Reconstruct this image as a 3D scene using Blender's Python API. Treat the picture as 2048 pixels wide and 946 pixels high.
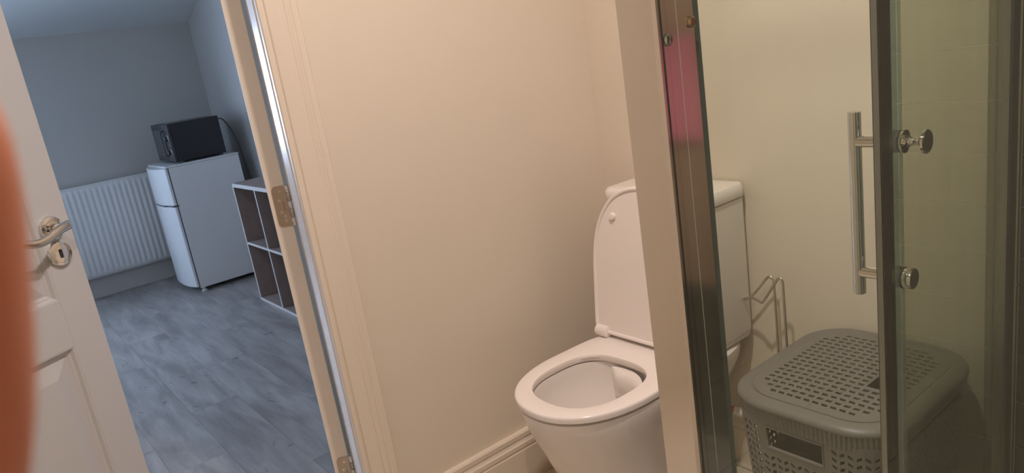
import bpy, bmesh, math, random
from mathutils import Vector, Matrix
random.seed(7)
for o in list(bpy.data.objects): bpy.data.objects.remove(o)
SC = bpy.context.scene
COL = SC.collection
PI = math.pi

# ------------------------------------------------------------------ camera
# metres; x runs along the doorway wall, y towards it, z up; the floor is z = 0
F_PX, YAW, PITCH, ROLL, CAM_H = 1443.9, 0.638627, 0.253381, -0.157069, 1.2608
cy, sy, cp, sp = math.cos(YAW), math.sin(YAW), math.cos(PITCH), math.sin(PITCH)
fw = Vector((sy*cp, cy*cp, -sp)); rt = Vector((cy, -sy, 0)); up = rt.cross(fw)
cr, sr = math.cos(ROLL), math.sin(ROLL)
r2 = rt*cr + up*sr; u2 = up*cr - rt*sr
cam_d = bpy.data.cameras.new('camera'); cam = bpy.data.objects.new('camera', cam_d); COL.objects.link(cam)
CAM = Matrix(((r2.x, u2.x, -fw.x, 0), (r2.y, u2.y, -fw.y, 0), (r2.z, u2.z, -fw.z, CAM_H), (0, 0, 0, 1)))
cam.matrix_world = CAM
cam_d.sensor_width = 36; cam_d.lens = F_PX/2048*36; cam_d.clip_start = 0.005
cam_d.dof.use_dof = True; cam_d.dof.focus_distance = 1.7; cam_d.dof.aperture_fstop = 21
SC.camera = cam

# ------------------------------------------------------------------ world, exposure
W = bpy.data.worlds.new('sky'); SC.world = W; W.use_nodes = True
bg = W.node_tree.nodes['Background']; bg.inputs[0].default_value = (0.56, 0.71, 1.0, 1); bg.inputs[1].default_value = 29.0
SC.view_settings.view_transform = 'Standard'; SC.view_settings.look = 'None'
SC.view_settings.exposure = 0.0; SC.view_settings.gamma = 1.0; SC.view_settings.use_curve_mapping = False
LAMP_COL = (1.0, 0.85, 0.785)
LAMPS = [((0.72, 0.68, 2.34), 19.0), ((0.05, 0.10, 2.34), 10.5)]

# ------------------------------------------------------------------ helpers
def mat(name, col, rough=0.5, metal=0.0, spec=0.5, coat=0.0, sss=0.0, noise=None, bump=None, emit=None):
    m = bpy.data.materials.new(name); m.use_nodes = True
    N, L = m.node_tree.nodes, m.node_tree.links
    b = N['Principled BSDF']
    b.inputs['Base Color'].default_value = (*col, 1); b.inputs['Roughness'].default_value = rough
    b.inputs['Metallic'].default_value = metal; b.inputs['Specular IOR Level'].default_value = spec
    b.inputs['Coat Weight'].default_value = coat
    if sss:
        b.inputs['Subsurface Weight'].default_value = sss; b.inputs['Subsurface Radius'].default_value = (0.012, 0.004, 0.002)
        b.inputs['Subsurface Scale'].default_value = 1.0
    if emit: b.inputs['Emission Color'].default_value = (*emit[0], 1); b.inputs['Emission Strength'].default_value = emit[1]
    if noise or bump:
        tc = N.new('ShaderNodeTexCoord')
    if noise:   # (scale, other colour, amount)
        t = N.new('ShaderNodeTexNoise'); t.inputs['Scale'].default_value = noise[0]; t.inputs['Detail'].default_value = 5
        L.new(tc.outputs['Object'], t.inputs['Vector'])
        r = N.new('ShaderNodeMapRange'); r.inputs[1].default_value = 0.35; r.inputs[2].default_value = 0.7; r.inputs[4].default_value = noise[2]
        L.new(t.outputs[0], r.inputs[0])
        x = N.new('ShaderNodeMix'); x.data_type = 'RGBA'
        x.inputs[6].default_value = (*col, 1); x.inputs[7].default_value = (*noise[1], 1)
        L.new(r.outputs[0], x.inputs[0]); L.new(x.outputs[2], b.inputs['Base Color'])
    if bump:    # (scale, strength)
        t = N.new('ShaderNodeTexNoise'); t.inputs['Scale'].default_value = bump[0]; t.inputs['Detail'].default_value = 4
        L.new(tc.outputs['Object'], t.inputs['Vector'])
        q = N.new('ShaderNodeBump'); q.inputs['Strength'].default_value = bump[1]; q.inputs['Distance'].default_value = 0.002
        L.new(t.outputs[0], q.inputs['Height']); L.new(q.outputs[0], b.inputs['Normal'])
    return m

def glass_mat(name, tint, film=0.0, rough=0.0):
    m = bpy.data.materials.new(name); m.use_nodes = True
    N, L = m.node_tree.nodes, m.node_tree.links
    out = N['Material Output']; N.remove(N['Principled BSDF'])
    tr = N.new('ShaderNodeBsdfTransparent'); tr.inputs[0].default_value = (*tint, 1)
    gl = N.new('ShaderNodeBsdfGlossy'); gl.inputs['Roughness'].default_value = rough; gl.inputs[0].default_value = (0.95, 1, 0.96, 1)
    fr = N.new('ShaderNodeFresnel'); ge = N.new('ShaderNodeNewGeometry'); ir = N.new('ShaderNodeMapRange')   # a thin sheet: both faces behave as air-to-glass
    ir.inputs[3].default_value = 1.5; ir.inputs[4].default_value = 1/1.5; L.new(ge.outputs['Backfacing'], ir.inputs[0]); L.new(ir.outputs[0], fr.inputs[0])
    mx = N.new('ShaderNodeMixShader'); L.new(fr.outputs[0], mx.inputs[0]); L.new(tr.outputs[0], mx.inputs[1]); L.new(gl.outputs[0], mx.inputs[2])
    last = mx
    if film:    # limescale streaks
        tc = N.new('ShaderNodeTexCoord'); mp = N.new('ShaderNodeMapping'); mp.inputs['Scale'].default_value = (30, 30, 1.6)
        t = N.new('ShaderNodeTexNoise'); t.inputs['Scale'].default_value = 1.5; t.inputs['Detail'].default_value = 6
        L.new(tc.outputs['Object'], mp.inputs[0]); L.new(mp.outputs[0], t.inputs['Vector'])
        r = N.new('ShaderNodeMapRange'); r.inputs[1].default_value = 0.35; r.inputs[2].default_value = 0.75; r.inputs[3].default_value = film*0.4; r.inputs[4].default_value = film
        L.new(t.outputs[0], r.inputs[0])
        df = N.new('ShaderNodeBsdfDiffuse'); df.inputs[0].default_value = (0.75, 0.8, 0.75, 1)
        m2 = N.new('ShaderNodeMixShader'); L.new(r.outputs[0], m2.inputs[0]); L.new(mx.outputs[0], m2.inputs[1]); L.new(df.outputs[0], m2.inputs[2])
        last = m2
    L.new(last.outputs[0], out.inputs['Surface'])
    return m

class MB:
    def __init__(s): s.bm = bmesh.new()
    def verts(s, ps): return [s.bm.verts.new(p) for p in ps]
    def face(s, vs):
        try: return s.bm.faces.new(vs)
        except ValueError: return None
    def box(s, x0, x1, y0, y1, z0, z1):
        v = s.verts([(x, y, z) for z in (z0, z1) for y in (y0, y1) for x in (x0, x1)])
        for f in ((0,2,3,1), (4,5,7,6), (0,1,5,4), (2,6,7,3), (0,4,6,2), (1,3,7,5)): s.face([v[i] for i in f])
        return s
    def loft(s, rings, cap0=True, cap1=True, closed=True):
        R = [s.verts(r) for r in rings]; n = len(R[0])
        for a, b in zip(R, R[1:]):
            for i in range(n if closed else n-1):
                j = (i+1) % n; s.face([a[i], a[j], b[j], b[i]])
        if cap0: s.face(R[0][::-1])
        if cap1: s.face(R[-1])
        return s
    def tube(s, path, rad, n=10, flat=1.0, caps=True):
        P = [Vector(p) for p in path]; rings = []
        rr = rad if isinstance(rad, (list, tuple)) else [rad]*len(P)
        t0 = (P[1]-P[0]).normalized(); a = t0.orthogonal().normalized()
        for i, p in enumerate(P):
            t = ((P[min(i+1, len(P)-1)]-p).normalized() + (p-P[max(i-1, 0)]).normalized()).normalized() if 0 < i < len(P)-1 else (P[min(i+1, len(P)-1)]-P[max(i-1, 0)]).normalized()
            a = (a - t*a.dot(t)).normalized(); b = t.cross(a)
            rings.append([p + (a*math.cos(k*2*PI/n)*flat + b*math.sin(k*2*PI/n))*rr[i] for k in range(n)])
        return s.loft(rings, caps, caps)
    def lathe(s, prof, org=(0,0,0), axis=(0,0,1), n=28):   # prof: (radius, height)
        ax = Vector(axis).normalized(); a = ax.orthogonal().normalized(); b = ax.cross(a); o = Vector(org)
        return s.loft([[o + ax*h + (a*math.cos(k*2*PI/n) + b*math.sin(k*2*PI/n))*max(r, 1e-4) for k in range(n)] for r, h in prof])
    def prism(s, poly, y0, y1, ax='y'):   # poly of 2-D points, pushed along an axis
        f = {'y': lambda p, t: (p[0], t, p[1]), 'x': lambda p, t: (t, p[0], p[1]), 'z': lambda p, t: (p[0], p[1], t)}[ax]
        return s.loft([[f(p, y0) for p in poly], [f(p, y1) for p in poly]])

def root_loc(p):
    while p.parent: p = p.parent
    return p.location.copy()

def obj(name, mb, m, parent=None, bevel=0.0, smooth=False, seg=2, origin=None):
    bm = mb.bm; bmesh.ops.recalc_face_normals(bm, faces=bm.faces[:])
    if parent is not None and origin is None: bmesh.ops.translate(bm, verts=bm.verts[:], vec=-root_loc(parent))
    if origin is not None: bmesh.ops.translate(bm, verts=bm.verts[:], vec=-Vector(origin))
    me = bpy.data.meshes.new(name); bm.to_mesh(me); bm.free()
    me.materials.append(m)
    o = bpy.data.objects.new(name, me); COL.objects.link(o)
    if parent is not None: o.parent = parent
    elif origin is not None: o.location = origin
    if smooth:
        for p in me.polygons: p.use_smooth = True
        me.set_sharp_from_angle(angle=math.radians(40))
    if bevel:
        b = o.modifiers.new('bevel', 'BEVEL'); b.width = bevel; b.segments = seg; b.limit_method = 'ANGLE'
    return o

def tag(o, label, cat, group=None, kind=None):
    o['label'] = label; o['category'] = cat
    if group: o['group'] = group
    if kind: o['kind'] = kind
    return o
def thing(name, label, cat, loc=(0,0,0), group=None, kind=None):
    o = bpy.data.objects.new(name, None); COL.objects.link(o); o.location = loc; o.empty_display_size = 0.05
    return tag(o, label, cat, group, kind)
def struct(name, mb, m, label, cat, bevel=0.0, smooth=False):
    return tag(obj(name, mb, m, None, bevel, smooth), label, cat, None, 'structure')
def bez(pts, n=8):   # Catmull-Rom through points
    P = [Vector(p) for p in pts]; P = [P[0]*2-P[1]] + P + [P[-1]*2-P[-2]]; out = []
    for i in range(1, len(P)-2):
        a, b, c, d = P[i-1:i+3]
        for k in range(n):
            t = k/n; out.append(0.5*((2*b) + (c-a)*t + (2*a-5*b+4*c-d)*t*t + (3*b-a-3*c+d)*t**3))
    out.append(P[-2]); return out

# ------------------------------------------------------------------ materials
M_WALL = mat('cream_paint', (0.74, 0.655, 0.54), 0.55, noise=(1.1, (0.70, 0.62, 0.51), 0.6), bump=(60, 0.08))
M_TRIM = mat('cream_gloss_trim', (0.77, 0.68, 0.565), 0.32, bump=(25, 0.05))
M_DOORP = mat('cream_door_paint', (0.80, 0.72, 0.62), 0.35, bump=(30, 0.05))
M_LEAF = mat('white_door_paint', (0.555, 0.555, 0.565), 0.35, bump=(30, 0.05))
M_CEIL = mat('ceiling_paint', (0.8, 0.77, 0.7), 0.8)
M_FWALL = mat('grey_white_paint', (0.575, 0.565, 0.545), 0.7, bump=(50, 0.05))
M_FCEIL = mat('outer_ceiling_paint', (0.72, 0.75, 0.76), 0.8)
M_WHITE = mat('white_ceramic', (0.86, 0.80, 0.75), 0.09, coat=0.3)
M_PLAST = mat('white_seat_plastic', (0.86, 0.79, 0.74), 0.16)
M_CHROME = mat('polished_chrome', (0.78, 0.76, 0.73), 0.07, 1.0)
M_ALU = mat('polished_aluminium', (0.93, 0.92, 0.91), 0.11, 1.0, bump=(8, 0.03))
M_ALUD = mat('satin_aluminium', (0.30, 0.30, 0.28), 0.35, 1.0)
M_STEEL = mat('brushed_steel', (0.62, 0.58, 0.52), 0.3, 1.0)
M_GASK = mat('dark_gasket', (0.03, 0.028, 0.024), 0.5)
M_SEAL = glass_mat('clear_seal', (0.80, 0.86, 0.82), 0.35, 0.1)
M_GSEAL = mat('green_glass_edge', (0.10, 0.14, 0.13), 0.12)
M_GLASS = glass_mat('shower_glass', (0.93, 0.972, 0.945), 0.02)
M_GLASS2 = glass_mat('limescaled_shower_glass', (0.975, 0.99, 0.935), 0.07)
M_PANE = glass_mat('window_glass', (0.97, 0.98, 0.98))
M_TILE = mat('dark_slate_tile', (0.030, 0.031, 0.030), 0.28, noise=(9, (0.045, 0.045, 0.042), 1.0))
M_GROUT = mat('pale_grout', (0.70, 0.67, 0.58), 0.9)
M_FTILE = mat('cream_floor_tile', (0.62, 0.54, 0.42), 0.3, noise=(4, (0.54, 0.46, 0.35), 1.0))
M_FGROUT = mat('brown_grout', (0.22, 0.18, 0.13), 0.9)
M_BASK = mat('grey_basket_plastic', (0.170, 0.158, 0.142), 0.42, bump=(90, 0.06))
M_FRIDGE = mat('white_enamel', (0.80, 0.81, 0.82), 0.28)
M_BLACK = mat('black_enamel', (0.014, 0.014, 0.017), 0.22)
M_BLACKM = mat('black_plastic', (0.035, 0.035, 0.04), 0.4)
M_SMOKE = mat('smoked_door_glass', (0.05, 0.052, 0.058), 0.08)
M_GREY = mat('dark_grey_rubber', (0.12, 0.13, 0.15), 0.6)
M_RAD = mat('white_radiator_enamel', (0.82, 0.83, 0.83), 0.35)
M_OAKD = mat('taupe_board', (0.36, 0.28, 0.25), 0.6, noise=(14, (0.29, 0.225, 0.20), 1.0))
M_OAKL = mat('pale_board_edging', (0.62, 0.58, 0.55), 0.55)
M_SKIN = mat('skin', (0.82, 0.33, 0.20), 0.5, sss=0.35)
M_NAIL = mat('nail', (0.75, 0.45, 0.36), 0.3)
M_PINK = mat('pink_terry', (0.72, 0.19, 0.28), 0.9, bump=(300, 0.5))
M_WATER = glass_mat('toilet_water', (0.93, 0.95, 0.93))
M_RED = mat('red_plastic', (0.55, 0.03, 0.02), 0.4)
M_PIPE = mat('white_pipe_plastic', (0.8, 0.75, 0.68), 0.35)
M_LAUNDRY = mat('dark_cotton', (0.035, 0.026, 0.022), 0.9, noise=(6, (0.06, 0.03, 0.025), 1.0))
M_TRAY = mat('grey_stone_resin', (0.16, 0.15, 0.135), 0.35)
M_LAMPGL = mat('lit_diffuser', (1, 0.9, 0.75), 0.5, emit=((1.0, 0.85, 0.66), 14))
M_BRASS = mat('satin_nickel', (0.58, 0.56, 0.54), 0.22, 1.0)

def plank_mat():
    m = bpy.data.materials.new('grey_oak_laminate'); m.use_nodes = True
    N, L = m.node_tree.nodes, m.node_tree.links; b = N['Principled BSDF']
    tc = N.new('ShaderNodeTexCoord'); oi = N.new('ShaderNodeObjectInfo')
    sc = N.new('ShaderNodeVectorMath'); sc.operation = 'SCALE'; sc.inputs[0].default_value = (7, 13, 3); L.new(oi.outputs['Random'], sc.inputs['Scale'])
    ad = N.new('ShaderNodeVectorMath'); L.new(tc.outputs['Object'], ad.inputs[0]); L.new(sc.outputs[0], ad.inputs[1])
    def nz(scale, mapping, det=6):
        mp = N.new('ShaderNodeMapping'); mp.inputs['Scale'].default_value = mapping; L.new(ad.outputs[0], mp.inputs[0])
        t = N.new('ShaderNodeTexNoise'); t.inputs['Scale'].default_value = scale; t.inputs['Detail'].default_value = det; t.inputs['Distortion'].default_value = 0.6
        L.new(mp.outputs[0], t.inputs['Vector']); return t
    g1 = nz(3.2, (4.2, 0.75, 1)); g2 = nz(14, (6, 0.5, 1)); kn = nz(11, (1.6, 1, 1), 2)
    r1 = N.new('ShaderNodeValToRGB'); L.new(g1.outputs[0], r1.inputs[0])
    e = r1.color_ramp.elements; e[0].position = 0.30; e[0].color = (0.23, 0.205, 0.19, 1); e[1].position = 0.70; e[1].color = (0.43, 0.395, 0.365, 1)
    x = N.new('ShaderNodeMix'); x.data_type = 'RGBA'; x.blend_type = 'MULTIPLY'; x.inputs[0].default_value = 0.35
    L.new(r1.outputs[0], x.inputs[6]); L.new(g2.outputs[0], x.inputs[7])
    hs = N.new('ShaderNodeHueSaturation'); hs.inputs['Saturation'].default_value = 0.6; hs.inputs['Value'].default_value = 1.2; L.new(x.outputs[2], hs.inputs['Color'])
    r3 = N.new('ShaderNodeMapRange'); r3.inputs[1].default_value = 0.675; r3.inputs[2].default_value = 0.76; r3.inputs[4].default_value = 0.6; L.new(kn.outputs[0], r3.inputs[0])
    k = N.new('ShaderNodeMix'); k.data_type = 'RGBA'; k.inputs[7].default_value = (0.07, 0.065, 0.06, 1)
    L.new(r3.outputs[0], k.inputs[0]); L.new(hs.outputs[0], k.inputs[6]); L.new(k.outputs[2], b.inputs['Base Color'])
    b.inputs['Roughness'].default_value = 0.42
    return m
M_PLANK = plank_mat()

# ------------------------------------------------------------------ the room shells
XB, YW, YO = 1.573, 1.60, 1.69        # cistern wall, doorway wall (bathroom face, outer face)
XL, YR0, ZC = -1.15, -0.95, 2.38      # bathroom left wall, rear wall, ceiling
DX0, DX1, DZ = -0.20, 0.622, 2.06     # doorway
FX0, FX1, FY, FZ = -2.1, 1.66, 5.77, 1.81   # outer room: left, right, far wall, eaves height
YG = 0.479                            # plane of the shower front

b = MB(); b.box(XL-.1, DX0, YW, YO, 0, ZC); b.box(DX1, XB+.1, YW, YO, 0, ZC); b.box(DX0, DX1, YW, YO, DZ, ZC)
b.box(FX0-.1, XL-.1, YW, YO, 0, 3.2); b.box(XL-.1, XB+.1, YW+.05, YO, ZC, 3.2); b.box(XB+.1, FX1+.1, YW, YO, 0, 3.2)
struct('wall_back', b, M_WALL, 'cream painted wall with the doorway, running behind the toilet', 'wall')
struct('wall_right', MB().box(XB, XB+.1, YR0-.1, YW, 0, ZC), M_WALL, 'cream painted wall behind the toilet cistern and grey basket', 'wall')
struct('wall_left', MB().box(XL-.1, XL, YR0-.1, YW, 0, ZC), M_WALL, 'cream bathroom wall on the left, outside the picture', 'wall')
struct('wall_front', MB().box(XL, XB, YR0-.1, YR0, 0, ZC), M_WALL, 'cream bathroom wall behind the viewer', 'wall')
struct('ceiling', MB().box(XL-.1, XB+.1, YR0-.1, YW, ZC, ZC+.1), M_CEIL, 'white bathroom ceiling above the picture', 'ceiling')
fl = struct('floor', MB().box(XL-.1, XB+.1, YR0-.1, YW+.02, -.06, -.004), M_FGROUT, 'cream tiled bathroom floor beneath the toilet', 'floor')
# bathroom floor tiles, one object each
TS = 0.33; me = None
x = XB-.04
tile_i = 0
while x > XL:
    y = 1.17+TS*2
    while y > YR0:
        x0, x1, y0, y1 = max(x-TS+.004, XL), min(x, XB), max(y-TS+.004, YR0), min(y, YW)
        if x1-x0 > .02 and y1-y0 > .02:
            o = obj('tile', MB().box(x0, x1, y0, y1, -.02, 0), M_FTILE, fl, bevel=.0015, seg=1)
        y -= TS
    x -= TS
for k in range(7):   # the cut strip of tiles along the cistern wall
    y1 = min(1.17+TS*2-k*TS, YW); y0 = max(1.17+TS*2-(k+1)*TS+.004, YR0)
    if y1-y0 > .02: obj('tile', MB().box(XB-.036, XB, y0, y1, -.02, 0), M_FTILE, fl)

# outer room
ff = struct('floor_far', MB().box(FX0-.1, FX1+.1, YW+.02, FY+.1, -.06, -.005), M_GREY, 'grey wood-effect plank floor of the room beyond the doorway', 'floor')
PW, PL = 0.192, 1.285
pm = None
nx = int((FX1-FX0)/PW)+2
for i in range(nx):
    x1 = FX1 - i*PW; x0 = max(x1-PW+.0007, FX0)
    if x1-x0 < .02: continue
    y = YW+.02 - (0.37*i % 1.0)*PL
    while y < FY:
        y0, y1 = max(y, YW+.02), min(y+PL-.0007, FY)
        if y1-y0 > .03:
            o = obj('plank', MB().box(x0, x1, y0, y1, -.012, 0), M_PLANK, ff)
        y += PL
WX0, WX1, WZ0, WZ1 = -1.75, -0.25, 0.75, 1.68   # window in the far wall, left of the picture
b = MB(); b.box(FX0-.1, WX0, FY, FY+.12, 0, FZ+.1); b.box(WX1, FX1+.1, FY, FY+.12, 0, FZ+.1); b.box(WX0, WX1, FY, FY+.12, 0, WZ0); b.box(WX0, WX1, FY, FY+.12, WZ1, FZ+.1)
struct('wall_far', b, M_FWALL, 'grey wall of the far room with the radiator on it', 'wall')
struct('wall_far_right', MB().box(FX1, FX1+.1, YO, FY, 0, 3.2), M_FWALL, 'grey side wall of the far room behind fridge and cube shelf', 'wall')
struct('wall_far_left', MB().box(FX0-.1, FX0, YO, FY, 0, 3.2), M_FWALL, 'grey side wall of the far room left of the picture', 'wall')
ys = 3.9
struct('ceiling_far', MB().prism([(FY+.1, FZ-.045), (ys, FZ+.62), (YO, FZ+.62), (YO, FZ+.72), (ys-.05, FZ+.72), (FY+.1, FZ+.06)], FX0-.1, FX1+.1, 'x'), M_FCEIL, 'pale sloping attic ceiling above the far grey wall', 'ceiling')
w = thing('window_1', 'white framed window in the far room, left of the picture', 'window', (WX0, FY, WZ0), kind='structure')
b = MB(); b.box(WX0, WX0+.05, FY+.02, FY+.08, WZ0, WZ1); b.box(WX1-.05, WX1, FY+.02, FY+.08, WZ0, WZ1); b.box(WX0+.05, WX1-.05, FY+.02, FY+.08, WZ0, WZ0+.05); b.box(WX0+.05, WX1-.05, FY+.02, FY+.08, WZ1-.05, WZ1); b.box(-.97, -.93, FY+.02, FY+.08, WZ0+.05, WZ1-.05)
obj('window_frame', b, M_RAD, w, bevel=.004)
for q0, q1 in ((WX0+.05, -.97), (-.93, WX1-.05)): obj('pane', MB().box(q0, q1, FY+.045, FY+.053, WZ0+.05, WZ1-.05), M_PANE, w)
obj('window_sill', MB().box(WX0-.05, WX1+.05, FY-.08, FY+.02, WZ0-.03, WZ0), M_RAD, w, bevel=.006)
pl = bpy.data.lights.new('window_portal', 'AREA'); pl.shape = 'RECTANGLE'; pl.size = WX1-WX0; pl.size_y = WZ1-WZ0; pl.cycles.is_portal = True
po = bpy.data.objects.new('window_portal', pl); COL.objects.link(po); po.location = ((WX0+WX1)/2, FY+.11, (WZ0+WZ1)/2); po.rotation_euler = (-PI/2, 0, 0)

# skirting boards: profile (depth from the wall, height)
SK = [(0, 0), (.018, 0), (.018, .108), (.0155, .111), (.0155, .114), (.0185, .118), (.0185, .130), (.015, .134), (.012, .143), (.015, .147), (.0155, .160), (.012, .165), (0, .165)]
struct('baseboard_back', MB().prism([(YW-d, z) for d, z in SK], 0.70, XB, 'x'), M_TRIM, 'cream moulded skirting board running behind the toilet from the door frame', 'skirting board')
struct('baseboard_right', MB().prism([(XB-d, z) for d, z in SK], YG+.02, YW-.019, 'y'), M_TRIM, 'cream moulded skirting board behind the basket and toilet pipe', 'skirting board')
struct('baseboard_far', MB().box(FX0, FX1, FY-.016, FY, 0, .15), mat('far_skirting', (0.50, 0.48, 0.47), .5), 'plain grey skirting board under the radiator', 'skirting board', bevel=.003)
struct('baseboard_far_right', MB().box(FX1-.016, FX1, YO+.02, FY-.017, 0, .15), mat('side_skirting', (0.50, 0.48, 0.47), .5), 'plain grey skirting board behind the fridge and cube shelf', 'skirting board', bevel=.003)

# door lining and architraves
t = thing('trim_1', 'cream door lining and moulded architrave right of the doorway', 'door frame', (DX1, YW, 0), kind='structure')
obj('lining', MB().box(.600, DX1, YW-.002, 1.632, 0, DZ), mat('white_gloss_lining', (.84, .83, .82), .22), t, bevel=.0015)
obj('rebate', MB().box(.6185, DX1+.001, 1.632, YO, 0, DZ), M_DOORP, t)
AR = [(0, 0), (0, .012), (.002, .0155), (.010, .0165), (.012, .012), (.015, .0115), (.018, .0165), (.040, .020), (.048, .0205), (.053, .018), (.055, .0185), (.060, .0215), (.064, .0225), (.068, .019), (.070, .0195), (.074, .0225), (.086, .0225), (.089, .019), (.089, 0)]
obj('architrave', MB().prism([(.602+a, YW-.002-d) for a, d in AR], 0, DZ+.06, 'z'), M_TRIM, t)
obj('outer_architrave', MB().box(DX1+.028, DX1+.088, YO, YO+.016, 0, DZ+.05), M_TRIM, t, bevel=.004)
t = thing('trim_2', 'cream door lining left of the doorway, beside the narrow panelled leaf', 'door frame', (DX0, YW, 0), kind='structure')
obj('lining', MB().box(DX0, DX0+.015, YW-.002, YO, 0, DZ), M_DOORP, t, bevel=.0015)
obj('architrave', MB().prism([(DX0+.012-a, YW-.002-d) for a, d in AR], 0, DZ+.06, 'z'), M_TRIM, t)
t = thing('trim_3', 'cream door head above the doorway, outside the picture', 'door frame', (DX0, YW, DZ), kind='structure')
obj('lining', MB().box(DX0+.015, .600, YW-.002, YO, DZ-.015, DZ), M_DOORP, t, bevel=.0015)
obj('architrave', MB().prism([(YW-.002-d, DZ-.012+a) for a, d in AR], DX0+.013, .601, 'x'), M_TRIM, t)

# ------------------------------------------------------------------ door leaves
EX0, EX1, EY, LW, DTH = .569, .612, 1.700, .385, .043   # right leaf: stands square to the wall, hinge edge towards us
d1 = thing('door_1', 'cream door leaf standing wide open, its hinged edge towards us', 'door', (EX1+.0045, EY-.0026, 0), kind='structure')
d1.rotation_euler = (0, 0, -math.radians(27))
obj('leaf', MB().box(EX0, EX1, EY, EY+LW, .008, DZ-.02), M_DOORP, d1, bevel=.002)
M_HINGE = mat('worn_hinge_steel', (0.52, 0.46, 0.40), 0.32, 1.0)
def hinge(zc):
    z0, z1 = zc-.0500, zc+.0500; y = EY-.0016
    # leaf plate with rounded left corners, set on the door edge
    r = .011; x0, x1 = EX0+.0105, EX1+.001; pts = [(x1, z0), (x1, z1)]
    pts += [(x0+r-r*math.sin(a), z1-r+r*math.cos(a)) for a in [k*PI/10 for k in range(6)]]
    pts += [(x0+r-r*math.cos(a), z0+r-r*math.sin(a)) for a in [k*PI/10 for k in range(6)]]
    h = obj('hinge', MB().prism(pts, y-.0012, EY+.001, 'y'), M_HINGE, d1)
    seg = [(0, .19), (.205, .40), (.415, .60), (.615, .80), (.815, 1)]
    for k, (a, c) in enumerate(seg):
        obj('knuckle', MB().lathe([(.0052, 0), (.0062, .0012), (.0062, (c-a)*.1-.0012), (.0052, (c-a)*.1)], (EX1+.0045, y-.001, z0+a*.1), (0, 0, 1), 18), M_HINGE if k % 2 else M_CHROME, h, smooth=True)
    for sx, sz in ((.019, .036), (.013, .014), (.013, -.014), (.019, -.036), (.0195, -.024)):
        sc = obj('screw', MB().lathe([(.0042, 0), (.0042, .0006), (.0036, .0012), (.0012, .0012), (.001, .0002), (0, .0002)], (x0+sx, y-.0008, zc+sz), (0, -1, 0), 14), M_CHROME, h, smooth=True)
    obj('stamp', MB().box(x0+.021, x0+.0225, y-.0014, y-.0011, zc-.010, zc+.012), M_GREY, h)
for zc in (.977, .238, 1.80): hinge(zc)

A2 = math.radians(32); DD = Vector((math.cos(A2), math.sin(A2), 0)); DN = Vector((math.sin(A2), -math.cos(A2), 0))
E0 = Vector((.1708, 1.78, 0)); LW2 = .398
d2 = thing('door_2', 'white panelled door leaf with lever handle, ajar at the left edge', 'door', E0 - DD*LW2, kind='structure')
def dpt(s, z, o): return E0 + DD*s + DN*o + Vector((0, 0, z))    # s <= 0 runs from the free edge to the hinges, o out of the face
def dbox(b, s0, s1, z0, z1, o0, o1):
    v = b.verts([dpt(s, z, o) for z in (z0, z1) for o in (o0, o1) for s in (s0, s1)])
    for f in ((0,2,3,1), (4,5,7,6), (0,1,5,4), (2,6,7,3), (0,4,6,2), (1,3,7,5)): b.face([v[i] for i in f])
S1, S2 = -.077, -LW2+.077
PAN = [(.22, .797), (.899, 1.50), (1.60, 1.92)]
b = MB(); dbox(b, S1, 0, .008, DZ-.02, -.036, 0); obj('stile', b, M_LEAF, d2, bevel=.0015)
b = MB(); dbox(b, -LW2, S2, .008, DZ-.02, -.036, 0); obj('stile', b, M_LEAF, d2, bevel=.0015)
zz = [.008] + [v for p in PAN for v in p] + [DZ-.02]
for k in range(0, 8, 2):
    b = MB(); dbox(b, S2, S1, zz[k], zz[k+1], -.036, 0); obj('rail', b, M_LEAF, d2)
for z0, z1 in PAN:
    b = MB(); rings = []
    for off, o in ((0, 0), (.004, -.001), (.008, -.008), (.012, -.009), (.016, -.0125), (.019, -.0125), (.052, -.004), (.054, -.0035)):
        rings.append([dpt(s, z, o) for s, z in ((S1-off, z0+off), (S1-off, z1-off), (S2+off, z1-off), (S2+off, z0+off))])
    b.loft(rings, False, True); obj('panel', b, M_LEAF, d2)
    b = MB(); dbox(b, S2, S1, z0, z1, -.036, -.022); obj('panel_back', b, M_LEAF, d2)
# lever handle on a round rose
hs, hz = -.047, 1.047
hd = obj('handle', MB().lathe([(.026, 0), (.0262, .004), (.024, .008), (.019, .0088), (.0185, .0075), (.0165, .0078), (.0158, .0088), (.010, .009), (.0088, .013), (.0088, .045)], dpt(hs, hz, 0), DN, 36), M_CHROME, d2, smooth=True)
pth = bez([dpt(hs+.012, hz+.003, .047), dpt(hs, hz+.003, .049), dpt(hs-.02, hz-.001, .051), dpt(hs-.045, hz-.010, .052), dpt(hs-.072, hz-.014, .051), dpt(hs-.098, hz-.008, .048), dpt(hs-.108, hz-.003, .046)], 6)
n = len(pth); rad = [(.0086 if i > 2 else .0065+.0007*i)*(1-.35*(i/(n-1))**2) for i in range(n)]; rad[-1] = .0025; rad[-2] = .0045; rad[0] = .004
b = MB(); rings = []
for i, p in enumerate(pth):
    tdir = (pth[min(i+1, n-1)]-pth[max(i-1, 0)]).normalized(); a = Vector((0, 0, 1)); a = (a-tdir*a.dot(tdir)).normalized(); c = tdir.cross(a)
    rings.append([p + a*math.cos(k*2*PI/14)*rad[i]*1.15 + c*math.sin(k*2*PI/14)*rad[i]*.62 for k in range(14)])
b.loft(rings); obj('lever', b, M_BRASS, hd, smooth=True)
es = obj('escutcheon', MB().lathe([(.026, 0), (.0262, .004), (.0245, .0085), (.0185, .0092), (.018, .0082), (.016, .0084), (0, .0086)], dpt(hs, .992, 0), DN, 36), M_CHROME, d2, smooth=True)
kp = [dpt(hs + .0036*math.cos(a)*1, .992 + (.006 if math.sin(a) > 0 else -.006) + .0036*math.sin(a), .0088) for a in [k*PI/10 for k in range(20)]]
b = MB(); b.loft([kp, [p + DN*.0006 for p in kp]]); obj('keyhole', b, M_BLACKM, es)
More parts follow.
